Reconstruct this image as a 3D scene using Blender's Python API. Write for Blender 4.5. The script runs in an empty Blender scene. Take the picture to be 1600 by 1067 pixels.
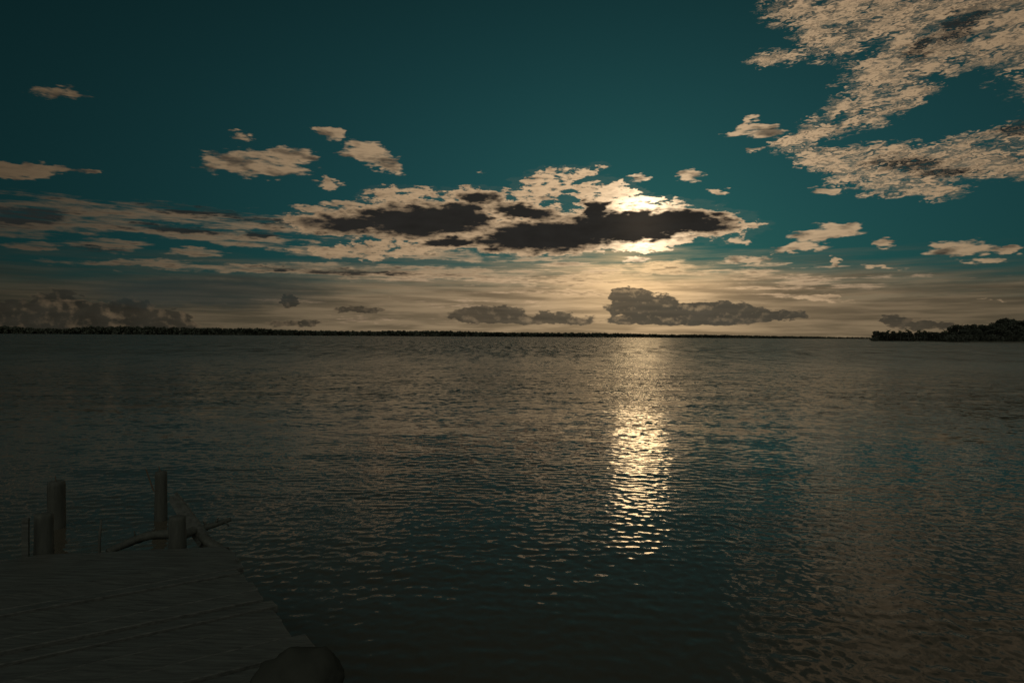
import bpy, bmesh, math, random
import numpy as np
from mathutils import Vector, Matrix, Euler

scene = bpy.context.scene
C = scene.collection
R = math.radians

# ------------------------------------------------------------------ camera
FPX = 1600 * 24.0 / 36.0                      # focal length in pixels of the 1600 px wide photograph
EYE = 2.1                                     # eye height above the water
cam_d = bpy.data.cameras.new('camera')
cam_d.lens = 24.0; cam_d.sensor_width = 36.0
cam_d.clip_start = 0.05; cam_d.clip_end = 60000
cam = bpy.data.objects.new('camera', cam_d); C.objects.link(cam)
cam.matrix_world = (Matrix.Translation((0, 0, EYE)) @ Matrix.Rotation(R(90 - 0.44), 4, 'X')
                    @ Matrix.Rotation(R(0.37), 4, 'Z'))
scene.camera = cam
CM = cam.matrix_world.copy()

def ray(px, py):
    d = CM.to_3x3() @ Vector(((px - 800) / FPX, -(py - 533.5) / FPX, -1.0))
    return d
def at(px, py, z):                            # point where the sight line meets the level z
    d = ray(px, py); t = (z - EYE) / d.z
    return Vector((d.x * t, d.y * t, z))
def at_y(px, py, Y):                          # point on the sight line at depth Y
    d = ray(px, py); t = Y / d.y
    return Vector((d.x * t, Y, EYE + d.z * t))
def azel(px, py):
    d = ray(px, py).normalized()
    return math.degrees(math.atan2(d.x, d.y)), math.degrees(math.asin(d.z))

scene.render.engine = 'CYCLES'
vs = scene.view_settings
vs.view_transform = 'Standard'; vs.look = 'None'; vs.gamma = 1.0; vs.exposure = 0.0
vs.use_curve_mapping = False

# ------------------------------------------------------------------ world
SUN_AZ, SUN_EL = azel(1003, 349)
world = bpy.data.worlds.new('World'); scene.world = world
world.use_nodes = True
NT = world.node_tree
for n in list(NT.nodes): NT.nodes.remove(n)

class V:                                      # a scalar socket with arithmetic
    def __init__(s, sock): s.s = sock
def _in(nt, sock, v):
    if isinstance(v, V): nt.links.new(v.s, sock)
    elif v is not None: sock.default_value = v
def mth(op, a, b=None, c=None, clamp=False, nt=None):
    nt = nt or NT
    n = nt.nodes.new('ShaderNodeMath'); n.operation = op; n.use_clamp = clamp
    _in(nt, n.inputs[0], a)
    if b is not None: _in(nt, n.inputs[1], b)
    if c is not None: _in(nt, n.inputs[2], c)
    return V(n.outputs[0])
V.__add__ = lambda a, b: mth('ADD', a, b)
V.__radd__ = lambda a, b: mth('ADD', b, a)
V.__sub__ = lambda a, b: mth('SUBTRACT', a, b)
V.__rsub__ = lambda a, b: mth('SUBTRACT', b, a)
V.__mul__ = lambda a, b: mth('MULTIPLY', a, b)
V.__rmul__ = lambda a, b: mth('MULTIPLY', b, a)
V.__truediv__ = lambda a, b: mth('DIVIDE', a, b)
def vmax(a, b): return mth('MAXIMUM', a, b)
def sat(a): return mth('ADD', a, 0.0, clamp=True)
def smooth(a, lo, hi):
    n = NT.nodes.new('ShaderNodeMapRange'); n.interpolation_type = 'SMOOTHSTEP'
    _in(NT, n.inputs['Value'], a)
    n.inputs['From Min'].default_value = lo; n.inputs['From Max'].default_value = hi
    return V(n.outputs['Result'])
def gauss(a, w): return mth('EXPONENT', mth('POWER', mth('ABSOLUTE', a / w), 2.0) * -1.0)
def comb(x, y, z=0.0):
    n = NT.nodes.new('ShaderNodeCombineXYZ')
    for i, v in enumerate((x, y, z)): _in(NT, n.inputs[i], v)
    return V(n.outputs[0])
def noise(vec, scale, detail=5, rough=0.55, dist=0.0, col=False, lac=2.0):
    n = NT.nodes.new('ShaderNodeTexNoise'); _in(NT, n.inputs['Vector'], vec)
    n.inputs['Scale'].default_value = scale; n.inputs['Detail'].default_value = detail
    n.inputs['Roughness'].default_value = rough; n.inputs['Distortion'].default_value = dist
    n.inputs['Lacunarity'].default_value = lac
    return V(n.outputs['Color' if col else 'Fac'])
def sep(vec):
    n = NT.nodes.new('ShaderNodeSeparateXYZ'); _in(NT, n.inputs[0], vec)
    return [V(o) for o in n.outputs]
def rgb(c):
    n = NT.nodes.new('ShaderNodeRGB'); n.outputs[0].default_value = (*c, 1); return V(n.outputs[0])
def mix(f, a, b, mode='MIX'):
    n = NT.nodes.new('ShaderNodeMix'); n.data_type = 'RGBA'; n.blend_type = mode
    n.clamp_factor = True
    _in(NT, n.inputs[0], f)
    for s, v in ((n.inputs[6], a), (n.inputs[7], b)):
        if isinstance(v, V): NT.links.new(v.s, s)
        else: s.default_value = (*v, 1)
    return V(n.outputs[2])
def cscale(c, f):                             # colour times scalar
    n = NT.nodes.new('ShaderNodeVectorMath'); n.operation = 'SCALE'
    if isinstance(c, V): NT.links.new(c.s, n.inputs[0])
    else: n.inputs[0].default_value = c
    _in(NT, n.inputs['Scale'], f)
    return V(n.outputs[0])
def cadd(a, b):
    n = NT.nodes.new('ShaderNodeVectorMath'); n.operation = 'ADD'
    _in(NT, n.inputs[0], a); _in(NT, n.inputs[1], b); return V(n.outputs[0])

tc = NT.nodes.new('ShaderNodeTexCoord')
DX, DY, DZ = sep(V(tc.outputs['Generated']))
DZp = vmax(DZ, 0.0)
AZ = mth('ARCTAN2', DX, DY) * (180 / math.pi)
EL = mth('ARCSINE', DZ) * (180 / math.pi)
# the cloud deck seen in perspective: a level sheet at unit height
Q = comb(DX / (DZp + 0.05), DY / (DZp + 0.05))
P = comb(AZ, EL)
# slight warping of cloud outlines, stretched along the horizon
wv = noise(comb(AZ * 0.45, EL * 1.5), 0.8, 4, 0.6, col=True)
wx, wy, wz = sep(wv)
AZw = AZ + (wx - 0.5) * 3.6
ELw = EL + (wy - 0.5) * 1.25
wv2 = noise(comb(AZ * 0.8, EL * 2.4, 3.7), 1.8, 2.5, 0.5, col=True)
w2x, w2y, w2z = sep(wv2)
AZw = AZw + (w2x - 0.5) * 1.5
ELw = ELw + (w2y - 0.5) * 0.5
PW = comb(AZw, ELw)

def blob(b, vec):
    x, y, rx, ry = b[:4]; t = R(b[4]) if len(b) > 4 else 0.0
    c = azel(x, y)
    e1 = azel(x + rx * math.cos(t), y + rx * math.sin(t))
    e2 = azel(x - ry * math.sin(t), y + ry * math.cos(t))
    a1 = (e1[0] - c[0], e1[1] - c[1]); a2 = (e2[0] - c[0], e2[1] - c[1])
    n = NT.nodes.new('ShaderNodeMapping'); n.vector_type = 'TEXTURE'
    n.inputs['Location'].default_value = (c[0], c[1], 0)
    n.inputs['Rotation'].default_value = (0, 0, math.atan2(a1[1], a1[0]))
    n.inputs['Scale'].default_value = (math.hypot(*a1), math.hypot(*a2), 1)
    NT.links.new(vec.s, n.inputs['Vector'])
    g = NT.nodes.new('ShaderNodeTexGradient'); g.gradient_type = 'SPHERICAL'
    NT.links.new(n.outputs[0], g.inputs[0])
    return V(g.outputs['Fac'])
def field(bs, vec):
    out = None
    for b in bs:
        v = blob(b, vec)
        if len(b) > 5: v = v * b[5]
        out = v if out is None else vmax(out, v)
    return out

sunv = ray(1003, 349).normalized()
dt = NT.nodes.new('ShaderNodeVectorMath'); dt.operation = 'DOT_PRODUCT'
NT.links.new(tc.outputs['Generated'], dt.inputs[0]); dt.inputs[1].default_value = sunv
ANG = mth('ARCCOSINE', mth('MINIMUM', V(dt.outputs['Value']), 0.999999)) * (180 / math.pi)
DAZ = AZ - SUN_AZ

# --- noise fields
nF = noise(Q, 9.0, 7, 0.62)                    # fleecy, perspective sheet
nF2 = noise(Q, 26.0, 4, 0.6)
nR = noise(comb(AZ * 0.36, EL * 1.7, 9.1), 1.6, 4.6, 0.52)    # ragged, elongated
nR2 = noise(comb(AZ * 0.36, EL * 1.7 + 0.16, 9.1), 1.6, 4.6, 0.52)
nS = noise(comb(AZ * 0.10, EL * 1.5, 5.0), 1.3, 6, 0.58)   # long streaks
nB = noise(comb(AZ, EL * 1.25, 2.0), 0.8, 6, 0.52)         # billowy, for cumulus near the horizon
nP = noise(comb(AZ * 0.62, EL * 1.7, 7.0), 1.9, 4.2, 0.54)
toS = mth('MAXIMUM', mth('MINIMUM', DAZ * -0.1, 1.0), -1.0)
nB2 = noise(comb(AZ + toS * 0.26, EL * 1.25 + 0.26, 2.0), 0.8, 6, 0.52)
def voro(vec, scale, smoothness=0.5):
    n = NT.nodes.new('ShaderNodeTexVoronoi'); n.feature = 'SMOOTH_F1'; _in(NT, n.inputs['Vector'], vec)
    n.inputs['Scale'].default_value = scale; n.inputs['Smoothness'].default_value = smoothness
    n.inputs['Detail'].default_value = 0.0
    return V(n.outputs['Distance'])
# tufted grain of the high cloud, rising gently to the right
Aw = AZ + (w2x - 0.5) * 3.0; Ew = EL + (w2y - 0.5) * 1.8
Tv = comb((Aw + Ew * 0.22) * 0.46, (Ew - Aw * 0.17) * 1.6, 3.0)
Tv2 = comb((Aw + Ew * 0.22) * 0.46, (Ew - Aw * 0.17) * 1.6 + 0.16, 3.0)
vF = voro(Tv, 1.35, 0.7)
nT = noise(Tv, 2.0, 3.2, 0.5); nT2 = noise(Tv2, 2.0, 3.2, 0.5)
nL = noise(comb(AZ * 0.5, EL * 1.3, 21.0), 0.9, 3, 0.5)

# --- blobs: (x, y, rx, ry, tilt, weight) as seen, turned into azimuth and elevation
FLEECE = [(1450,10,250,85,-5),(1305,50,80,55,0),(1570,25,170,80,0),(1420,95,150,62,-22),(1345,168,105,42,-20),
          (1405,150,85,36,-25),(1270,208,80,28,-20,.9),(1560,75,100,34,-15),(1230,15,60,34,0,.7),(1210,92,60,16,-5,.7),
          (1290,248,80,26,10,1.3),(1395,260,150,44,0,1.3),(1490,248,160,38,-10,1.3),(1605,222,140,40,-12,1.3),(1420,288,105,24,5,1.2),
          (1590,255,110,34,0),(1395,304,55,11,-3),(1240,225,50,16,10,.8),(1700,40,240,130,0),(1720,200,200,70,-10),
          (1450,-120,330,80,0,.5),(1750,-150,330,130,0,.6),(1400,-330,260,90,0,.4)]
LENS = [(1175,206,52,15,-2),(1165,192,34,9,-25,.8),(1075,273,32,11,0,.8),(997,279,26,8,-8,.8),(400,256,110,30,0),(445,244,60,22,-5),
        (575,238,52,24,10),(602,254,38,17,25),(518,207,32,16,0),(515,285,22,13,0),(373,211,24,10,0,.7),(93,145,60,13,3,.7),
        (35,269,95,14,-2),(145,269,32,5,0,.7),(1290,364,80,16,-8),(1315,352,62,11,-4),(1250,384,50,10,0),(1385,379,26,11,5),
        (1497,388,76,15,-4),(1585,388,35,8,0),(1547,405,48,7,-2),(1165,407,62,9,-2),(1157,374,24,6,0),(1305,408,16,8,-20),
        (1290,298,32,10,0),(1178,237,24,6,0,.8),(545,322,44,9,3),(490,328,36,7,3),(1127,300,16,7,20,.6),(1225,390,30,7,0,.9),
        (1560,470,40,4,0,.6),(1280,467,80,5,2,.9),(1380,418,60,5,1,.8),(1000,405,30,6,0),(752,268,16,5,0,.4)]
BIG = [(625,306,74,20,0),(740,311,78,24,0),(520,350,100,26,0),(650,345,165,42,0),(800,346,150,48,0),(850,292,78,30,-20),
       (905,272,50,14,-20),(950,308,80,34,8),(1015,326,100,26,12),(1000,377,112,19,-3,1.5),(1025,321,90,18,8,1.4),(860,388,120,10,-2,1.2),(1060,366,80,16,-10),(1075,347,135,36,4),(1130,350,50,17,0),(930,366,215,34,-5),(1000,374,120,18,-2),
       (640,383,140,20,0),(560,394,120,15,2),(920,262,20,9,-20)]
CORE = [(650,346,140,31,0),(722,338,58,27,0),(750,311,44,14,0,.6),(860,370,160,31,-3),(985,354,155,35,-4),(1072,347,92,26,3),
        (930,333,32,24,0),(815,331,74,16,8,.7),(700,380,55,11,0,.8),(520,352,60,14,0,.45),(560,350,120,22,0,.6)]
STREAK = [(90,336,210,42,3),(240,334,150,24,3),(340,342,260,26,6),(470,352,180,20,3),(250,360,230,19,6),(370,376,150,16,4),
          (160,380,110,16,3),(30,352,130,36,0),(50,382,70,12,3),(310,394,65,11,0),(440,386,110,12,2),(560,397,160,14,1),(690,399,140,12,3),
          (400,420,190,11,2),(560,424,210,16,1),(730,428,200,14,1),(200,412,200,9,1,.8),(850,408,150,13,8,.7),(100,470,120,8,5,.5)]
SCORE = [(330,332,150,13,7),(430,347,130,11,5),(270,357,120,9,4),(40,336,90,18,0),(140,388,70,7,2),(410,368,60,8,0),(500,350,90,12,0),
         (560,425,120,8,0,.8),(440,420,90,6,0,.7)]
BAND = [(1000,422,300,20,0),(870,440,300,14,0),(1230,437,320,16,2,.9),(1450,436,240,11,1,.8),(1230,415,120,10,-2,.6),(640,432,240,16,0,.8),
        (1130,430,180,14,0),(900,456,260,12,0,.8),(720,474,260,12,0,.75),(1240,462,200,9,0,.7),(600,500,240,8,0,.6),(1130,447,220,9,0,.8),(420,470,160,8,0,.5)]
CUMUL = [(95,476,60,30,0),(200,487,56,26,0),(150,492,70,26,0),(262,499,56,20,0),(10,488,80,26,0),(130,512,240,30,0),(-90,490,120,40,0),
         (985,464,46,22,0),(1010,481,86,27,0),(1100,486,130,20,0),(1190,493,90,12,0),(1060,500,150,18,0),(850,499,140,20,0,.6),
         (760,492,90,20,0,.9),(1398,503,44,18,0,.7),(1450,510,80,14,0,.7),(452,472,20,16,0,.7),(560,484,60,10,0,.5),(470,505,80,10,0,.5)]

fl = field(FLEECE, PW); ln = field(LENS, PW); bg = field(BIG, PW); co = field(CORE, PW)
st = field(STREAK, PW); sc = field(SCORE, PW); bd = field(BAND, PW); cu = field(CUMUL, comb(AZ + (w2x - .5) * 1.2, EL + (w2y - .5) * 0.8))

# --- clear sky: the sky texture through a teal tint, dimmer away from the sun
sky = NT.nodes.new('ShaderNodeTexSky'); sky.sky_type = 'NISHITA'; sky.sun_disc = False
sky.sun_elevation = R(SUN_EL); sky.sun_rotation = R(SUN_AZ)
sky.air_density = 1.0; sky.dust_density = 0.3; sky.ozone_density = 3.0
nish = V(sky.outputs[0])
STR = 0.1
def L(r, g, b):                               # a display colour as scene radiance before the background strength
    f = lambda c: ((c / 255 + 0.055) / 1.055) ** 2.4 if c > 10 else c / 255 / 12.92
    return (f(r) / STR, f(g) / STR, f(b) / STR)
tint = mix(1.0, nish, (0.009, 0.047, 0.040), 'MULTIPLY')
away = 0.30 + gauss(ANG, 34.0) * 0.6
clear = cadd(cscale(tint, away * (0.42 + smooth(EL, 42.0, 6.0) * 0.58)), cscale(L(27, 62, 63), (0.20 + gauss(ANG, 38.0) * 0.8) * (0.40 + smooth(EL, 40.0, 8.0) * 0.60)))
# warm low veil of thin cloud along the horizon
nV = noise(comb(AZ * 0.06, EL * 0.9, 11.0), 1.6, 6, 0.6)
vtop = EL - (gauss(DAZ + 4.0, 24.0) * 1.6) + (nV - 0.5) * 5.0
nK0 = noise(comb(AZ * 0.13, EL * 2.0, 41.0), 1.3, 5, 0.55)
veil = smooth(vtop, 6.2, 2.2) * (0.62 + gauss(DAZ, 40.0) * 0.34)
warmv = 0.024 + gauss(DAZ + 3.0, 27.0) * 0.235 + gauss(ANG, 6.2) * 0.98
warmc = mix(gauss(ANG, 9.0), (1.0, 0.70, 0.41), (1.0, 0.64, 0.30))
warm = cscale(warmc, 1.15 * warmv * (0.34 + nS * 0.7 + smooth(nK0, 0.36, 0.64) * 0.55) / STR)
s1 = mix(veil, clear, warm)

g1 = gauss(ANG, 2.7); g2 = gauss(ANG, 11.0); g3 = gauss(ANG, 36.0)
g0 = gauss(ANG, 1.9)
Rr = 0.012 + g3 * 0.53 + g2 * 0.22 + g1 * 0.55 + g0 * 2.8
edge = cadd(cscale((1.0, 0.69, 0.405), Rr / STR), cscale((1.0, 0.90, 0.66), g1 * (0.6 / STR)))
darkc = cadd(cscale(L(36, 35, 33), 0.65 + nL * 0.7), cscale(L(60, 50, 38), g1 * 0.10))

def layer(under, dens, lo, hi, shade, opac=1.0, colr=None, g=None):
    a = smooth(dens, lo, hi) * opac
    if g is not None: a = a * gate(g)
    c = mix(shade, colr if colr is not None else edge, darkc)
    return mix(a, under, c)
def dns(mask, cap, gain, off):
    return mth('MINIMUM', mask, cap) * gain - off

gate = lambda m: smooth(m, 0.0, 0.10)
# thin bright band under the big cloud
nK = noise(comb(AZ * 0.16, EL * 2.2, 31.0), 1.5, 6, 0.62)
dBd = dns(bd, 0.7, 1.1, 0.42) + (nK - 0.5) * 3.2 + (nR - .5) * 1.2
s2 = layer(s1, dBd, 0.0, 0.6, sat(smooth(nR - nR2, 0.0, 0.1) * 0.35 + smooth(dBd, .4, .9) * .35), 0.80, colr=cscale(mix(g2, (1.0, 0.70, 0.44), (1.0, 0.66, 0.33)), (Rr * (0.95 + g2 * 0.45)) / STR), g=bd)
# horizon cumulus
dC = dns(cu, 0.5, 2.2, 0.36) * (1.0 - gauss(DAZ - 2.0, 18.0) * smooth(EL, 1.25, 0.75) * 0.8) + (nB - 0.5) * 1.9 - gauss(DAZ - 2.0, 18.0) * smooth(EL, 1.2, 0.7) * 0.35
relC = (nB - nB2) * 6.0
cshade = sat(smooth(dC, -0.02, 0.30) * 1.04 - relC * (0.30 + smooth(DAZ, -15.0, -40.0) * 0.35))
body = cscale((1.0, 0.91, 0.68), (0.022 + gauss(DAZ - 2.0, 16.0) * 0.036 + (nB - 0.5) * 0.03) / STR)
cumc = mix(cshade, cscale(warmc, (warmv * 1.15 + 0.055 + g2 * .20) / STR), body)
s3 = mix(smooth(dC, 0.0, 0.34) * gate(cu) * (0.80 + gauss(DAZ - 4.0, 10.0) * 0.14), s2, cumc)
# dim grey-teal patch of rain haze low on the left
pat = smooth(field([(330,455,240,36,0)], PW), 0.0, 0.6)
s3 = mix(pat * 0.65, s3, L(36, 46, 45))
# streaks on the left
dS = dns(st, 0.6, 1.5, 0.42) + (nS - 0.5) * 1.6 + (nK - 0.5) * 2.5 + (nR - 0.5) * 1.0
shS = sat(smooth(sc + (nR - 0.5) * 0.7 + (nK - 0.5) * 0.8, 0.05, 0.75) * 0.85 + smooth(dS, 0.35, 0.9) * 0.35 + smooth(nR - nR2, 0.0, 0.14) * 0.25)
s4 = layer(s3, dS, -0.05, 0.75, sat(shS + smooth(DAZ, -24.0, -55.0) * 0.35), 0.88, g=st)
# lens shaped puffs
dL = dns(ln, 0.55, 2.3, 0.62) + (nR - 0.5) * 2.6 + (nP - 0.5) * 1.2
shL = sat(smooth(nL, 0.46, 0.68) * 0.75 + smooth(dL, 0.5, 1.2) * 0.15 + (nR2 - nR) * 1.0)
s5 = layer(s4, dL, -0.15, 0.60, shL, 0.90, g=ln)
# fleecy altocumulus upper right
dF = dns(fl, 0.42, 2.7, 0.32) + (nT - 0.5) * 2.8 + (0.40 - vF) * 1.9 + (nS - 0.5) * 1.6
fdk = smooth(field([(1500,42,80,34,-35),(1440,75,60,22,-20),(1420,256,110,26,0),(1595,195,90,28,-10),(1480,270,90,16,0)], PW) + (nF - .5) * .5, 0.15, 0.75)
dF = dF + fdk * 0.45
shF = sat(fdk * 0.72 + smooth(nL, 0.50, 0.72) * 0.22 + (nT2 - nT) * 2.4 + (vF - 0.35) * 0.9 + 0.06)
s6 = layer(s5, dF, -0.25, 1.20, shF, 0.95, g=fl)
# the big cloud in front of the sun
dB = dns(bg, 0.5, 2.4, 0.60) + (nR - 0.5) * 1.6 + (nP - 0.5) * 2.8 + (0.42 - vF) * 0.9 + (nF2 - 0.5) * 0.35
cX = co * 1.45 + (nR - 0.5) * 1.0 + (nP - 0.5) * 0.8 + (0.5 - nL) * 0.25
core = smooth(cX, 0.05, 0.60) * 0.996
shB = sat(core + (1.0 - core) * (sat((nR2 - nR) * 1.8) + smooth(nP, 0.5, 0.3) * 0.45 + smooth(nL, .5, .7) * 0.3) * (1.0 - g1 * 0.8))
s7 = layer(s6, vmax(dB, mth('MINIMUM', co * 8.0, 1.0) * smooth(cX, -0.08, 0.10) * 0.5), -0.05, 0.45, shB, g=bg)

# unseen pale glow added to the sky behind the camera, lifts the dark foreground
back_fill = smooth(DY, 0.0, -0.55) * smooth(DZ, 0.0, 0.45)
s8 = cadd(cscale(s7, 1.0 - back_fill), cscale((0.93, 1.0, 0.84), back_fill * (0.6 + nB * 0.7) * (0.37 / STR)))
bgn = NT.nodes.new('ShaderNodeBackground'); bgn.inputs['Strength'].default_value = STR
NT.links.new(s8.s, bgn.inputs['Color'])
wo = NT.nodes.new('ShaderNodeOutputWorld'); NT.links.new(bgn.outputs[0], wo.inputs['Surface'])
world.cycles.sampling_method = 'MANUAL'; world.cycles.sample_map_resolution = 1024

# ------------------------------------------------------------------ sun, dimmed by the cloud before it
sl = bpy.data.lights.new('sun', 'SUN'); sl.energy = 0.019; sl.angle = R(4.0); sl.color = (1.0, 0.68, 0.34)
sun = bpy.data.objects.new('sun', sl); C.objects.link(sun)
sun.rotation_euler = (-sunv).to_track_quat('-Z', 'Y').to_euler()

# ------------------------------------------------------------------ helpers
def tag(o, label=None, cat=None, group=None, kind=None):
    for k, v in (('label', label), ('category', cat), ('group', group), ('kind', kind)):
        if v: o[k] = v
    return o
def empty(name, loc, rz=0.0):
    o = bpy.data.objects.new(name, None); C.objects.link(o)
    o.location = loc; o.rotation_euler.z = rz; o.empty_display_size = 0.2
    return o
def mesh_obj(name, verts, faces, mat, parent=None, smooth_=False):
    me = bpy.data.meshes.new(name); me.from_pydata([tuple(v) for v in verts], [], faces); me.update()
    me.materials.append(mat)
    if smooth_: me.polygons.foreach_set('use_smooth', [True] * len(me.polygons))
    o = bpy.data.objects.new(name, me); C.objects.link(o)
    if parent: o.parent = parent
    return o
def copy_tree(o, parent=None):
    c = o.copy(); C.objects.link(c)
    if parent: c.parent = parent
    for ch in list(o.children): copy_tree(ch, c)
    return c

def mat_new(name):
    m = bpy.data.materials.new(name); m.use_nodes = True
    if any(w in name for w in ('foliage', 'woodland', 'rock')): m.node_tree.nodes['Principled BSDF'].inputs['Specular IOR Level'].default_value = 0.0
    nt = m.node_tree; b = nt.nodes['Principled BSDF']
    return m, nt, b
def noisy_mat(name, c1, c2, rough, scale, stretch=(1, 1, 1), bump=0.3, r2=None, coords='Object'):
    m, nt, b = mat_new(name)
    t = nt.nodes.new('ShaderNodeTexCoord'); mp = nt.nodes.new('ShaderNodeMapping')
    mp.inputs['Scale'].default_value = stretch
    nt.links.new(t.outputs[coords], mp.inputs[0])
    n = nt.nodes.new('ShaderNodeTexNoise'); n.inputs['Scale'].default_value = scale
    n.inputs['Detail'].default_value = 8; n.inputs['Roughness'].default_value = 0.65
    nt.links.new(mp.outputs[0], n.inputs['Vector'])
    cr = nt.nodes.new('ShaderNodeValToRGB'); cr.color_ramp.elements[0].position = 0.3; cr.color_ramp.elements[1].position = 0.7
    cr.color_ramp.elements[0].color = (*c1, 1); cr.color_ramp.elements[1].color = (*c2, 1)
    nt.links.new(n.outputs['Fac'], cr.inputs[0]); nt.links.new(cr.outputs[0], b.inputs['Base Color'])
    mr = nt.nodes.new('ShaderNodeMapRange'); mr.inputs['From Min'].default_value = 0.3; mr.inputs['From Max'].default_value = 0.7
    mr.inputs['To Min'].default_value = rough; mr.inputs['To Max'].default_value = r2 if r2 is not None else rough
    nt.links.new(n.outputs['Fac'], mr.inputs[0]); nt.links.new(mr.outputs[0], b.inputs['Roughness'])
    bp = nt.nodes.new('ShaderNodeBump'); bp.inputs['Strength'].default_value = bump; bp.inputs['Distance'].default_value = 0.01
    nt.links.new(n.outputs['Fac'], bp.inputs['Height']); nt.links.new(bp.outputs[0], b.inputs['Normal'])
    return m

# deck frame: U runs along the planks (to the right and away), W runs out along the pier
DZK = 0.6
CORN = at(368, 872, DZK)
TH = math.atan2(math.cos(R(56)), math.sin(R(56)))     # direction of U in the plan
Uv = Vector((math.cos(TH), math.sin(TH), 0)); Wv = Vector((-math.sin(TH), math.cos(TH), 0))

m_deck = noisy_mat('weathered_planks', (0.040, 0.040, 0.035), (0.125, 0.121, 0.105), 0.75, 4.0, (1.2, 14, 14), 0.5, 0.38)
m_wood = noisy_mat('dark_driftwood', (0.044, 0.044, 0.037), (0.092, 0.089, 0.074), 0.8, 6.0, (6, 6, 1), 0.6)
m_wet = noisy_mat('wet_pile_wood', (0.046, 0.045, 0.037), (0.088, 0.085, 0.070), 0.8, 6.0, (6, 6, 1), 0.6)
m_iron = noisy_mat('rusty_iron', (0.09, 0.06, 0.045), (0.14, 0.09, 0.06), 0.8, 30.0)
m_rock = noisy_mat('dark_rock', (0.045, 0.045, 0.038), (0.065, 0.064, 0.054), 0.9, 5.0, bump=0.7)
m_leaf = noisy_mat('dark_foliage', (0.085, 0.088, 0.07), (0.115, 0.115, 0.09), 0.8, 0.5, coords='Generated')
m_palm = noisy_mat('palm_foliage', (0.06, 0.07, 0.04), (0.11, 0.12, 0.065), 0.7, 0.5)
m_bark = noisy_mat('bark', (0.08, 0.07, 0.055), (0.14, 0.12, 0.10), 0.9, 1.0)
m_wood_far = noisy_mat('far_woodland', (0.09, 0.095, 0.075), (0.125, 0.13, 0.10), 0.9, 0.02)
m_land = noisy_mat('shore_earth', (0.08, 0.075, 0.055), (0.14, 0.13, 0.095), 0.95, 0.05)

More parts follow.
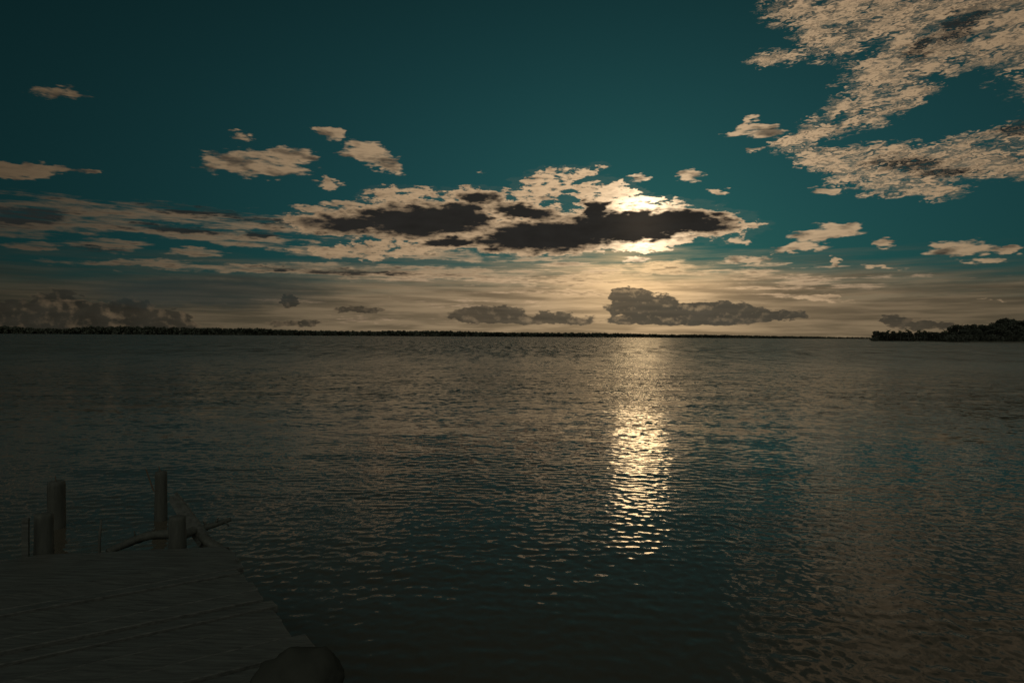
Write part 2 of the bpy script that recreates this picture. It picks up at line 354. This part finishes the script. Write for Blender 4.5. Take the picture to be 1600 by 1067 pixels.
# ------------------------------------------------------------------ water: one sheet to the horizon
def build_water():
    rs = [0.0, 1.2]; r = 1.2
    while r < 400:
        dr = min(max(0.014, r * r / 1434 * 0.40), 0.16 if r < 45 else 0.5 if r < 120 else 1e9)
        if r < 2.4: dr = 0.05
        r += dr; rs.append(r)
    while r < 45000:
        r *= 1.12; rs.append(r)
    rs = np.array(rs); nr = len(rs)
    dens = np.arange(-44, 44.01, 0.1)
    az = np.concatenate([np.arange(-180, -44, 2.0), dens, np.arange(46, 179, 2.0)]); na = len(az)
    A, Rr_ = np.meshgrid(np.radians(az), rs)
    X = Rr_ * np.sin(A); Y = Rr_ * np.cos(A)
    drs = np.gradient(rs)
    fx = np.maximum(drs[:, None], Rr_ * R(0.1))
    sp = np.where(np.abs(np.degrees(A)) > 44.5, np.maximum(fx, Rr_ * R(2.0)), fx)
    rng = np.random.default_rng(7)
    # roughness patches: calm slicks and gusts
    def lown(x, y, s, seed):
        g = np.random.default_rng(seed); o = np.zeros_like(x)
        for k in range(9):
            a = g.uniform(0, 2 * math.pi); f = s * g.uniform(0.5, 1.8)
            o += np.cos(f * (x * math.cos(a) + y * math.sin(a)) + g.uniform(0, 6.28))
        return o / 3.0
    lee = np.clip(0.42 + (Rr_ - 4.5) / 12.0, 0.42, 1.0)
    gust = lee * np.clip(0.86 + 0.22 * lown(X, Y, 0.42, 3) + 0.2 * lown(X, Y * 1.5, 1.1, 5), 0.35, 1.5)
    Z = np.zeros_like(X)
    spec = []
    for lam, n, slope, spread in ((2.6, 8, 0.006, 40), (1.25, 12, 0.008, 36), (0.62, 16, 0.009, 40), (0.30, 26, 0.022, 48), (0.18, 32, 0.046, 60), (0.10, 24, 0.042, 80)):
        for i in range(n):
            l = lam * math.exp(rng.normal(0, 0.22)); a = R(90 + 6 + rng.normal(0, spread))
            s = slope * math.sqrt(2.0 / n) * 1.25 * rng.uniform(0.6, 1.3)
            spec.append((l, a, s, rng.uniform(0, 6.28)))
    for l, a, s, ph in spec:
        k = 2 * math.pi / l
        fade = np.clip((l / sp - 2.2) / 3.0, 0, 1)
        rows = np.where(fade.max(axis=1) > 0)[0]
        if len(rows) == 0: continue
        e = rows.max() + 1
        Z[:e] += (s / k) * fade[:e] * gust[:e] * np.cos(k * (X[:e] * math.cos(a) + Y[:e] * math.sin(a)) + ph)
    verts = np.stack([X, Y, Z], -1).reshape(-1, 3).astype(np.float32)
    i = np.arange(nr - 1)[:, None]; j = np.arange(na)[None, :]; jn = (j + 1) % na
    f = np.stack([i * na + j, i * na + jn, (i + 1) * na + jn, (i + 1) * na + j], -1).reshape(-1, 4)
    f = f[:, ::-1]
    me = bpy.data.meshes.new('water')
    me.vertices.add(len(verts)); me.vertices.foreach_set('co', verts.ravel())
    me.loops.add(f.size); me.loops.foreach_set('vertex_index', f.ravel().astype(np.int32))
    me.polygons.add(len(f)); me.polygons.foreach_set('loop_start', np.arange(0, f.size, 4, dtype=np.int32))
    me.polygons.foreach_set('use_smooth', np.ones(len(f), dtype=bool))
    me.update(calc_edges=True)
    if me.polygons[len(me.polygons) // 2].normal.z < 0: me.flip_normals()
    o = bpy.data.objects.new('water', me); C.objects.link(o); o['kind'] = 'structure'
    # material
    m, nt, b = mat_new('lake_water')
    global NT
    NT = nt
    geo = nt.nodes.new('ShaderNodeNewGeometry')
    px, py, pz = sep(V(geo.outputs['Position']))
    dist = mth('SQRT', px * px + py * py)
    far = smooth(dist, 8.0, 30.0)
    def slope(vec, scale, detail, amt):
        n = noise(vec, scale, detail, 0.6, col=True); x, y, z = sep(n)
        return (x - 0.5) * amt, (y - 0.5) * amt
    gx, gy = slope(comb(px * 0.8, py * 1.0, 0.0), 5.5, 3, 1.0)
    hx, hy = slope(comb(px * 0.5, py, 4.0), 0.9, 3, 1.0)
    kx, ky = slope(comb(px, py, 8.0), 16.0, 2, 1.0)
    ex, ey = slope(comb(px * 0.85, py * 0.09, 12.0), 1.6, 4, 1.0)
    far2 = smooth(dist, 28.0, 120.0)
    # slicks and wind patches far out
    pat = noise(comb(px * 0.012, py * 0.05, 1.0), 1.0, 4, 0.6)
    calm = 0.62 + smooth(pat, 0.36, 0.62) * 0.5
    am = calm * far
    sx = am * (gx * 1.1 + hx * 0.45 + far2 * ex * 1.0) + kx * 0.10
    sy = am * (gy * 1.7 + hy * 0.8 + far2 * ey * 2.4 - far2 * 0.10) + ky * 0.12
    nv = nt.nodes.new('ShaderNodeVectorMath'); nv.operation = 'ADD'
    nt.links.new(geo.outputs['Normal'], nv.inputs[0]); nt.links.new(comb(sx, sy, 0.0).s, nv.inputs[1])
    nn = nt.nodes.new('ShaderNodeVectorMath'); nn.operation = 'NORMALIZE'
    nt.links.new(nv.outputs[0], nn.inputs[0]); nt.links.new(nn.outputs[0], b.inputs['Normal'])
    b.inputs['Base Color'].default_value = (0.080, 0.066, 0.048, 1)
    nt.links.new((0.05 + smooth(dist, 16.0, 90.0) * 0.17).s, b.inputs['Roughness']); b.inputs['IOR'].default_value = 1.29
    me.materials.append(m)
    return o
build_water()

# ------------------------------------------------------------------ mesh helpers
rnd = random.Random(11)
def tube(pts, rads, seg=10, wob=0.0, squash=1.0, cap=True, seed=0):
    """tapered, slightly knobbly limb through the points"""
    g = random.Random(seed); vs_, fs = [], []
    n = len(pts)
    for i, (p, r) in enumerate(zip(pts, rads)):
        t = (pts[min(i + 1, n - 1)] - pts[max(i - 1, 0)]).normalized()
        a = Vector((0, 0, 1)) if abs(t.z) < 0.9 else Vector((1, 0, 0))
        x = t.cross(a).normalized(); y = t.cross(x).normalized()
        for k in range(seg):
            th = 2 * math.pi * k / seg
            rr = r * (1 + wob * g.uniform(-1, 1))
            vs_.append(p + x * rr * math.cos(th) + y * rr * squash * math.sin(th))
    for i in range(n - 1):
        for k in range(seg):
            fs.append((i * seg + k, i * seg + (k + 1) % seg, (i + 1) * seg + (k + 1) % seg, (i + 1) * seg + k))
    if cap:
        fs.append(tuple(range(seg))[::-1]); fs.append(tuple((n - 1) * seg + k for k in range(seg)))
    return vs_, fs
def join(*parts):
    V_, F_ = [], []
    for v, f in parts:
        o = len(V_); V_ += list(v); F_ += [tuple(i + o for i in q) for q in f]
    return V_, F_
def box(o, ex, ey, ez):                       # corner o and three edge vectors
    v = [o + ex * a + ey * b + ez * c for c in (0, 1) for b in (0, 1) for a in (0, 1)]
    f = [(0, 2, 3, 1), (4, 5, 7, 6), (0, 1, 5, 4), (2, 6, 7, 3), (0, 4, 6, 2), (1, 3, 7, 5)]
    return v, f
def lerp_pts(ctrl, n):
    out = []
    m = len(ctrl) - 1
    for i in range(n):
        t = i / (n - 1) * m; k = min(int(t), m - 1); u = t - k
        p0 = ctrl[max(k - 1, 0)]; p1 = ctrl[k]; p2 = ctrl[k + 1]; p3 = ctrl[min(k + 2, m)]
        out.append(0.5 * ((2 * p1) + (p2 - p0) * u + (2 * p0 - 5 * p1 + 4 * p2 - p3) * u * u + (3 * p1 - p0 - 3 * p2 + p3) * u ** 3))
    return out
def soften(o, w=0.006, seg=2):
    b = o.modifiers.new('bevel', 'BEVEL'); b.width = w; b.segments = seg; b.limit_method = 'ANGLE'

# ------------------------------------------------------------------ the old dock
dock = empty('dock', (CORN.x, CORN.y, 0), 0)
tag(dock, 'weathered plank dock filling the lower left corner above the dark water', 'dock')
def dk(u, w, z): return Uv * u + Wv * w + Vector((0, 0, z))        # local to the dock's far right corner
parts = []; w = 0.0; g = random.Random(5)
while w > -8.5:
    pw = g.choice((0.15, 0.17, 0.19, 0.21)); e = g.uniform(-0.05, 0.035)
    if -2.5 < w < -2.2: e = 0.10
    z = DZK + g.uniform(-0.006, 0.006); tl = g.uniform(-0.012, 0.012)
    # a board in lengths, split where it crosses the joists, so that it sags and cups a little
    nu = 9; us = [-7.2 + (7.2 + e) * i / (nu - 1) for i in range(nu)]
    vs_, fs = [], []
    zs = [z + g.uniform(-0.004, 0.004) for _ in us]
    for i, u in enumerate(us):
        y0 = w - 0.008 - g.uniform(0, 0.008); y1 = w - pw + 0.011
        for (yy, zz) in ((y0, zs[i] + tl), ((y0 + y1) / 2, zs[i] - 0.004), (y1, zs[i] - tl), (y1, zs[i] - tl - 0.045), (y0, zs[i] + tl - 0.045)):
            vs_.append(dk(u, yy, zz))
    for i in range(nu - 1):
        for k in range(5):
            fs.append((i * 5 + k, (i + 1) * 5 + k, (i + 1) * 5 + (k + 1) % 5, i * 5 + (k + 1) % 5))
    fs.append((0, 1, 2, 3, 4)); fs.append(tuple((nu - 1) * 5 + k for k in (4, 3, 2, 1, 0)))
    parts.append((vs_, fs)); w -= pw
deck = mesh_obj('deck', *join(*parts), m_deck, dock)
bm = bmesh.new(); bm.from_mesh(deck.data); bmesh.ops.recalc_face_normals(bm, faces=bm.faces); bm.to_mesh(deck.data); bm.free()
soften(deck, 0.005)
Z3 = Vector((0, 0, 1))
for uu in (-0.16, -1.9, -3.7, -5.5):
    mesh_obj('joist', *box(dk(uu - 0.05, -8.4, DZK - 0.225), Uv * 0.09, Wv * 8.3, Z3 * 0.165), m_wood, dock)
for uu in (-0.2, -3.0, -5.8):
    for ww in (-0.35, -2.8, -5.3, -7.8):
        p = dk(uu, ww, 0)
        v, f = tube([p + Z3 * (-1.5), p + Z3 * (-0.3), p + Z3 * 0.36], [0.085, 0.08, 0.075], 12, 0.04, seed=int(uu * 10 + ww * 7))
        mesh_obj('leg', v, f, m_wet, dock, True)
dl = lambda p: p - Vector((CORN.x, CORN.y, 0))
a0 = dk(-7.0, -0.02, DZK + 0.03); a1 = dk(0.0, -0.05, DZK + 0.03)
ctrl = [dl(at(-150, 905, .64)), dl(at(0, 878, .64)), dl(at(90, 868, .64)), dl(at(180, 864, .64)), dl(at(270, 859, .64)), dl(at(345, 858, .63))]
pts = lerp_pts(ctrl, 26)
fa = [(-260, 912), (-150, 899), (0, 877), (60, 866), (150, 863), (240, 858), (300, 856), (346, 853), (366, 862), (372, 876)]
top = [dl(at(x, y, DZK + 0.012)) for x, y in fa] + [dk(-0.02, -0.01, DZK + 0.012), dk(-7.2, -0.01, DZK + 0.012)]
nt_ = len(top); V2 = top + [p - Z3 * 0.14 for p in top]
F2 = [tuple(range(nt_))[::-1], tuple(range(nt_, 2 * nt_))] + [(i, (i + 1) % nt_, (i + 1) % nt_ + nt_, i + nt_) for i in range(nt_)]
eb = mesh_obj('end_platform', V2, F2, m_deck, dock)
bm = bmesh.new(); bm.from_mesh(eb.data); bmesh.ops.recalc_face_normals(bm, faces=bm.faces); bm.to_mesh(eb.data); bm.free()

def world_thing(name, base, label, cat, group=None):
    return tag(empty(name, base), label, cat, group)
def post(name, px, pbase, ptop, wpx, zb, below, label, cat, mat, group=None, seed=1, lean=0.0):
    b = at(px, pbase, zb); r = wpx / FPX * b.y / 2
    h = (pbase - ptop) / FPX * b.y
    o = world_thing(name, b, label, cat, group)
    zz = [-below, -below * 0.4, -0.03, h * 0.3, h * 0.62, h * 0.9, h - 0.008, h]
    rr = [r * 1.05, r * 1.04, r * 1.04, r, r * 0.98, r * 0.97, r * 0.94, r * 0.80]
    v, f = tube([Vector((lean * z, 0, z)) for z in zz], rr, 14, 0.035, seed=seed)
    mesh_obj('pole', v, f, mat, o, True)
    return o, r, h
# two piles standing in the water
o, r, h = post('mooring_pile', 88, 824, 751, 25, 0.0, 1.6, 'thicker of the two bare wooden piles in the water, behind the short stub post', 'mooring pile', m_wet, 'bare wooden piles in the water', 4)
v, f = tube([Vector((-0.005, 0, h - 0.02)), Vector((-0.012, 0, h + 0.055))], [0.007, 0.004], 6); mesh_obj('spike', v, f, m_iron, o)
o, r, h = post('mooring_pile', 251.5, 812, 736, 18.5, 0.0, 1.6, 'slimmer of the two wooden piles in the water, thin rod leaning off its side', 'mooring pile', m_wet, 'bare wooden piles in the water', 9)
v, f = tube([Vector((0.0, 0, h - 0.02)), Vector((-0.03, 0, h + 0.06))], [0.007, 0.004], 6); mesh_obj('spike', v, f, m_iron, o)
v, f = tube([Vector((-0.055, -0.05, h - 0.22)), Vector((-0.145, -0.05, h + 0.035))], [0.008, 0.007], 6); mesh_obj('rod', v, f, m_iron, o)
# posts of the dock edge
post('post', 68.5, 868, 802, 27, 0.58, 2.0, 'short thick stub post rising from the far left edge of the dock', 'post', m_wood, None, 14)
post('post', 277, 856, 806, 26, 0.58, 2.0, 'squat post at the far dock edge under the leaning broken board', 'post', m_wood, None, 15)
# thin uprights
b = at(40, 872, 0.6); o = world_thing('batten', b, 'thin pale upright batten left of the short stub post', 'batten')
mesh_obj('strip', *box(Vector((-0.022, -0.008, -0.35)), Vector((0.044, 0, 0)), Vector((0, 0.016, 0)), Vector((0, 0, 0.62))), m_deck, o)
b = at(154, 866, 0.6); o = world_thing('stick', b, 'thin bare stick standing alone between the two stub posts at the dock edge', 'stick')
v, f = tube([Vector((0.0, 0, -0.3)), Vector((0.006, 0, 0.1)), Vector((0.018, 0, 0.235))], [0.011, 0.0095, 0.008], 7, 0.1, seed=2); mesh_obj('stem', v, f, m_wood, o, True)
# broken board leaning on the squat post
Yb = 5.05
tp = at_y(271, 774, Yb + 0.25); bt = at_y(322, 846, Yb)
base = Vector((bt.x, bt.y, bt.z)); o = world_thing('broken_board', base, 'broken plank leaning steeply down to the right off the squat post', 'plank')
ax = (tp - bt); up = ax.normalized(); side = up.cross(Vector((0, 1, 0))).normalized() * 0.105; dep = up.cross(side).normalized() * 0.03
vv = [-side / 2, side / 2, ax * 0.62 + side * 0.47, ax * 0.94 + side * 0.36, ax * 1.0 + side * 0.05, ax * 0.93 - side * 0.2, ax * 0.97 - side * 0.42, ax * 0.5 - side * 0.5]
n = len(vv); V2 = [p + Vector() for p in vv] + [p + dep for p in vv]
F2 = [tuple(range(n)), tuple(range(n, 2 * n))[::-1]] + [(i, i + n, (i + 1) % n + n, (i + 1) % n) for i in range(n)]
mesh_obj('board', V2, F2, m_deck, o)
def drift(name, ctrl, rad, label, cat, twigs=(), seed=1):
    P0 = ctrl[0].copy(); o = world_thing(name, P0, label, cat)
    pts = lerp_pts([c - P0 for c in ctrl], 18)
    rr = [rad[0] + (rad[1] - rad[0]) * i / 17 for i in range(18)]
    v, f = tube(pts, rr, 9, 0.12, 0.85, seed=seed); mesh_obj('limb', v, f, m_wood, o, True)
    for (i, dx, dy, dz, r) in twigs:
        p = pts[i]; v, f = tube([p, p + Vector((dx, dy, dz)) * 0.5 + Vector((0, 0, 0.01)), p + Vector((dx, dy, dz))], [r, r * 0.8, r * 0.45], 7, 0.1, seed=i)
        mesh_obj('twig', v, f, m_wood, o, True)
    return o
drift('driftwood_branch', [at_y(286, 836, 5.0), at_y(308, 828, 5.1), at_y(334, 820, 5.2), at_y(360, 811, 5.3)], (0.036, 0.018),
      'crooked driftwood branch reaching right over the water from the squat post', 'driftwood', [(12, 0.02, 0, 0.05, 0.012), (14, 0.05, 0, -0.03, 0.01), (9, -0.03, 0, 0.045, 0.012), (5, 0.10, -0.05, -0.16, 0.022)], 3)
drift('driftwood_log', [at_y(168, 862, 4.95), at_y(198, 849, 5.05), at_y(232, 837, 5.1), at_y(270, 834, 5.15)], (0.028, 0.042),
      'thick driftwood log propped along the far dock edge, left of the squat post', 'driftwood', [(8, -0.01, 0, 0.07, 0.008), (12, 0.03, 0, 0.06, 0.012)], 5)
drift('driftwood_knot', [at_y(314, 838, 4.95), at_y(328, 848, 4.9), at_y(350, 864, 4.85)], (0.028, 0.05),
      'knobbly stump of driftwood on the far right corner of the dock', 'driftwood', [], 7)
# dark rounded rock at the near edge
rk = at(470, 1085, 0.605); o = world_thing('rock', rk, 'big rounded dark rock sitting on the near right edge of the dock', 'rock')
bm = bmesh.new(); bmesh.ops.create_icosphere(bm, subdivisions=4, radius=1.0)
from mathutils import noise as mn
for vt in bm.verts:
    q = vt.co.copy(); k = 1 + 0.22 * mn.noise(q * 1.6) + 0.09 * mn.noise(q * 4.0) + 0.03 * mn.noise(q * 11.0)
    vt.co = Vector((q.x * 0.19 * k, q.y * 0.19 * k, max(q.z * 0.175 * k, -0.02) + 0.02))
me = bpy.data.meshes.new('rock_mass'); bm.to_mesh(me); bm.free(); me.materials.append(m_rock)
me.polygons.foreach_set('use_smooth', [True] * len(me.polygons))
r_ = bpy.data.objects.new('rock_mass', me); C.objects.link(r_); r_.parent = o

# ------------------------------------------------------------------ trees of the wooded point
def leaf_cloud(lobes, n, size, seed):
    g = random.Random(seed); vs_, fs = [], []
    for (c, rx, rz) in lobes:
        for _ in range(n):
            d = Vector((g.gauss(0, 1), g.gauss(0, 1), g.gauss(0, 1))).normalized() * (g.uniform(0.3, 1.0) ** 0.4)
            p = c + Vector((d.x * rx, d.y * rx, d.z * rz)) * g.uniform(0.85, 1.12)
            nrm = Vector((g.gauss(0, 1), g.gauss(0, 1), g.gauss(0, 1) + 0.5)).normalized()
            a = nrm.orthogonal().normalized(); b_ = nrm.cross(a)
            th = g.uniform(0, 6.28); a, b_ = a * math.cos(th) + b_ * math.sin(th), b_ * math.cos(th) - a * math.sin(th)
            s_ = size * g.uniform(0.5, 1.3); i = len(vs_)
            vs_ += [p - a * s_ * .5, p + b_ * s_ * .32, p + a * s_ * .5, p - b_ * s_ * .32]; fs.append((i, i + 1, i + 2, i + 3))
    return vs_, fs
def broadleaf(seed, h=10.0, wdt=7.0, nl=11, n=110, size=0.95):
    g = random.Random(seed); root = empty('tree', (0, 0, 0))
    lobes = []; limbs = []
    top = Vector((g.uniform(-.4, .4), g.uniform(-.4, .4), h * 0.62))
    tr = tube([Vector((0, 0, -0.5)), Vector((g.uniform(-.2, .2), 0, h * .25)), top], [h * .035, h * .028, h * .014], 8, 0.08, seed=seed)
    for k in range(nl):
        a = g.uniform(0, 6.28); rr = g.uniform(0.0, 0.36) * wdt; z = h * g.uniform(0.36, 0.86)
        if k == 0: rr, z = 0.05 * wdt, h * 0.84
        c = Vector((math.cos(a) * rr, math.sin(a) * rr, z)); sc_ = g.uniform(0.17, 0.27) * wdt
        lobes.append((c, sc_, min(sc_ * 0.75, h - z)))
        st_ = Vector((0, 0, h * g.uniform(0.22, 0.45)))
        limbs.append(tube([st_, (st_ + c) / 2 + Vector((0, 0, -0.2)), c], [h * .014, h * .01, h * .004], 5, seed=k))
    mesh_obj('crown', *leaf_cloud(lobes, n, size, seed), m_leaf, root)
    tk = mesh_obj('trunk', *tr, m_bark, root, True)
    mesh_obj('limbs', *join(*limbs), m_bark, tk)
    return root
def palm(seed, h=9.0):
    g = random.Random(seed); root = empty('palm_tree', (0, 0, 0)); root.name = 'palm_tree'
    ctrl = [Vector((0, 0, -.4)), Vector((.25, 0, h * .4)), Vector((.7, .1, h * .75)), Vector((1.1, .1, h * .93))]
    pts = lerp_pts(ctrl, 12)
    v, f = tube(pts, [.19 - .007 * i for i in range(12)], 8, 0.04, seed=seed); mesh_obj('trunk', v, f, m_bark, root, True)
    vs_, fs = [], []
    for k in range(17):
        a = 6.283 * k / 17 + g.uniform(-.15, .15); el = g.uniform(-0.1, 1.1); Lh = g.uniform(2.3, 3.0)
        p = pts[-1].copy(); d = Vector((math.cos(a) * math.cos(el), math.sin(a) * math.cos(el), math.sin(el)))
        sd = Vector((-math.sin(a), math.cos(a), 0)); prev = None
        for s_ in range(8):
            wd = (0.55 * math.sin((s_ + .6) / 8 * 3.0) + .08)
            i = len(vs_); vs_ += [p - sd * wd - Vector((0, 0, wd * .45)), p, p + sd * wd - Vector((0, 0, wd * .45))]
            if prev is not None: fs += [(prev, prev + 1, i + 1, i), (prev + 1, prev + 2, i + 2, i + 1)]
            prev = i; p = p + d * (Lh / 8); d = (d + Vector((0, 0, -0.20))).normalized()
    mesh_obj('fronds', vs_, fs, m_palm, root)
    return root
protos = [broadleaf(21, 10, 8.5), broadleaf(22, 10, 7.5, 9), broadleaf(23, 10, 9.5, 13), broadleaf(24, 10, 8.0, 10), broadleaf(25, 10, 10.5, 14)]
ppal = [palm(31), palm(32)]
used = set()
def put(proto, px, Y, h, label, cat, group, h0=10.0, wide=1.0):
    if proto.name in used: o = copy_tree(proto)
    else: used.add(proto.name); o = proto
    x = at_y(px, 533, Y).x
    o.location = (x, Y, 0.7); s_ = h / h0; o.scale = (s_ * wide, s_ * wide, s_)
    o.rotation_euler.z = rnd.uniform(0, 6.28)
    tag(o, label, cat, group); return o
rowL = 'dark tree in the low even row along the outer wooded point'
bigL = 'dark tree in the tall wooded mass at the right edge of the photo'
put(protos[3], 1368, 575, 8.2, 'ragged small tree at the very tip of the wooded point, first from the left', 'tree', 'low trees on the wooded point')
xs = 1375.0; k = 0
while xs < 1486:
    if rnd.random() < 0.8:
        put(protos[k % 5], xs, rnd.uniform(560, 592) - (xs - 1375) * 0.22, rnd.uniform(6.6, 8.0), rowL, 'tree', 'low trees on the wooded point', wide=1.15)
    k += 1; xs += 5.2
for (px, h) in ((1386, 8.8), (1407, 8.3), (1420, 9.4), (1433, 8.6), (1445, 8.2), (1476, 8.6)):
    put(ppal[k % 2], px, 556 - (px - 1375) * 0.2, h, {1386: 'outermost small palm near the tip of the wooded point', 1420: 'tallest small palm standing up above the low trees of the point', 1476: 'lone small palm right beside the tall wooded mass'}.get(px, 'small palm poking just above the low tree row on the point'), 'palm tree', 'palms on the wooded point', h0=9.6); k += 1
prof = [(1484, 10.5), (1492, 12.5), (1502, 12.0), (1512, 12.2), (1522, 13.0), (1533, 12.6), (1543, 12.4), (1553, 14.0), (1562, 16.4), (1572, 17.6), (1583, 16.8), (1594, 15.8),
        (1606, 15.2), (1620, 14.8), (1636, 15.5), (1652, 16), (1670, 15)]
for i, (px, h) in enumerate(prof):
    put(protos[(i * 2 + 1) % 5], px, 505 - i * 0.5 + rnd.uniform(-4, 8), h, bigL if px != 1572 else 'tallest rounded tree crown rising in the wooded mass at the right edge', 'tree', 'tall trees at the right edge', wide=1.05)
    if i % 2 == 0 or px > 1550: put(protos[(i * 3) % 5], px + 6, 492, h * rnd.uniform(0.6, 0.75), bigL, 'tree', 'tall trees at the right edge', wide=1.15)
# undergrowth down to the waterline
lob = []
for q in range(150):
    px = 1364 + 330 * (q / 149.0)
    Y = (562 - (px - 1375) * 0.2 if px < 1480 else 486) + rnd.uniform(-3, 12)
    hh = (3.4 if px < 1480 else 5.0) * rnd.uniform(0.8, 1.15)
    lob.append((Vector((at_y(px, 533, Y).x, Y, hh * 0.5)), 2.8, hh * 0.55))
u_ = mesh_obj('undergrowth', *leaf_cloud(lob, 90, 1.3, 77), m_leaf); u_['kind'] = 'stuff'
u_['label'] = 'dense dark shore bushes along the waterline of the wooded point'; u_['category'] = 'bushes'
# land under the trees
def strip(name, line, depth, hgt, mat):
    vs_, fs = [], []; n = len(line)
    for (x, y) in line:
        nrm = Vector((x, y, 0)).normalized()
        for (d, z) in ((0, -0.3), (depth * .08, hgt * .6), (depth * .5, hgt), (depth, -0.5)):
            vs_.append(Vector((x, y, z)) + nrm * d)
    for i in range(n - 1):
        for k in range(3): fs.append((i * 4 + k, (i + 1) * 4 + k, (i + 1) * 4 + k + 1, i * 4 + k + 1))
    o = mesh_obj(name, vs_, fs, mat, None, True); o['kind'] = 'structure'; return o
def X(px, Y): return at_y(px, 533, Y).x
strip('headland', [(X(1362, 572), 572), (X(1368, 560), 560), (X(1400, 551), 551), (X(1440, 543), 543), (X(1478, 534), 534), (X(1480, 484), 484), (X(1520, 480), 480), (X(1600, 476), 476), (X(1760, 470), 470)], 70, 1.0, m_land)
# the far shore and its woods
far = [(-260, 2000, 12), (-120, 1900, 11), (0, 1800, 11), (30, 1820, 8.5), (90, 1850, 7.2), (110, 1850, 8.8), (130, 1850, 11), (165, 1850, 12), (200, 1860, 11.2), (250, 1880, 10.8), (300, 1900, 10),
       (400, 1980, 9.6), (440, 2020, 7.6), (500, 2060, 7.0), (545, 2100, 6.6), (600, 2150, 7.4), (700, 2280, 7.8), (760, 2350, 6.4), (800, 2400, 6.2), (850, 2450, 6.0), (900, 2500, 6.4), (1000, 2650, 5.6),
       (1040, 2700, 4.6), (1100, 2800, 5.0), (1180, 3000, 3.6), (1260, 3200, 2.8), (1360, 3500, 1.8), (1480, 3900, 1.6), (1700, 4300, 1.5)]
def finterp(px):
    for a, b in zip(far, far[1:]):
        if a[0] <= px <= b[0]:
            t = (px - a[0]) / (b[0] - a[0]); return a[1] + (b[1] - a[1]) * t, a[2] + (b[2] - a[2]) * t
strip('far_shore', [(X(p, Y), Y) for p, Y, _ in far], 420, 1.5, m_land)
lob = []; px = -255.0
while px < 1690:
    Y, hp = finterp(px); mpp = Y / FPX; H = hp * mpp
    tall = H * (1.0 + rnd.uniform(-0.13, 0.13))
    rr = rnd.uniform(2.2, 4.0) * mpp
    rr = min(rr, H * .9)
    for zc in (0.25, 0.6):
        lob.append((Vector((X(px, Y), Y + rnd.uniform(5, 40), tall * zc)), rr, tall * 0.36))
    lob.append((Vector((X(px, Y), Y + rnd.uniform(5, 40), tall * 0.84)), rr * 0.8, tall * 0.17))
    px += 2.4
w_ = mesh_obj('woodland', *leaf_cloud(lob, 52, 6.5, 78), m_wood_far); w_['kind'] = 'stuff'
w_['label'] = 'long low line of dark woods along the far shore'; w_['category'] = 'woodland'
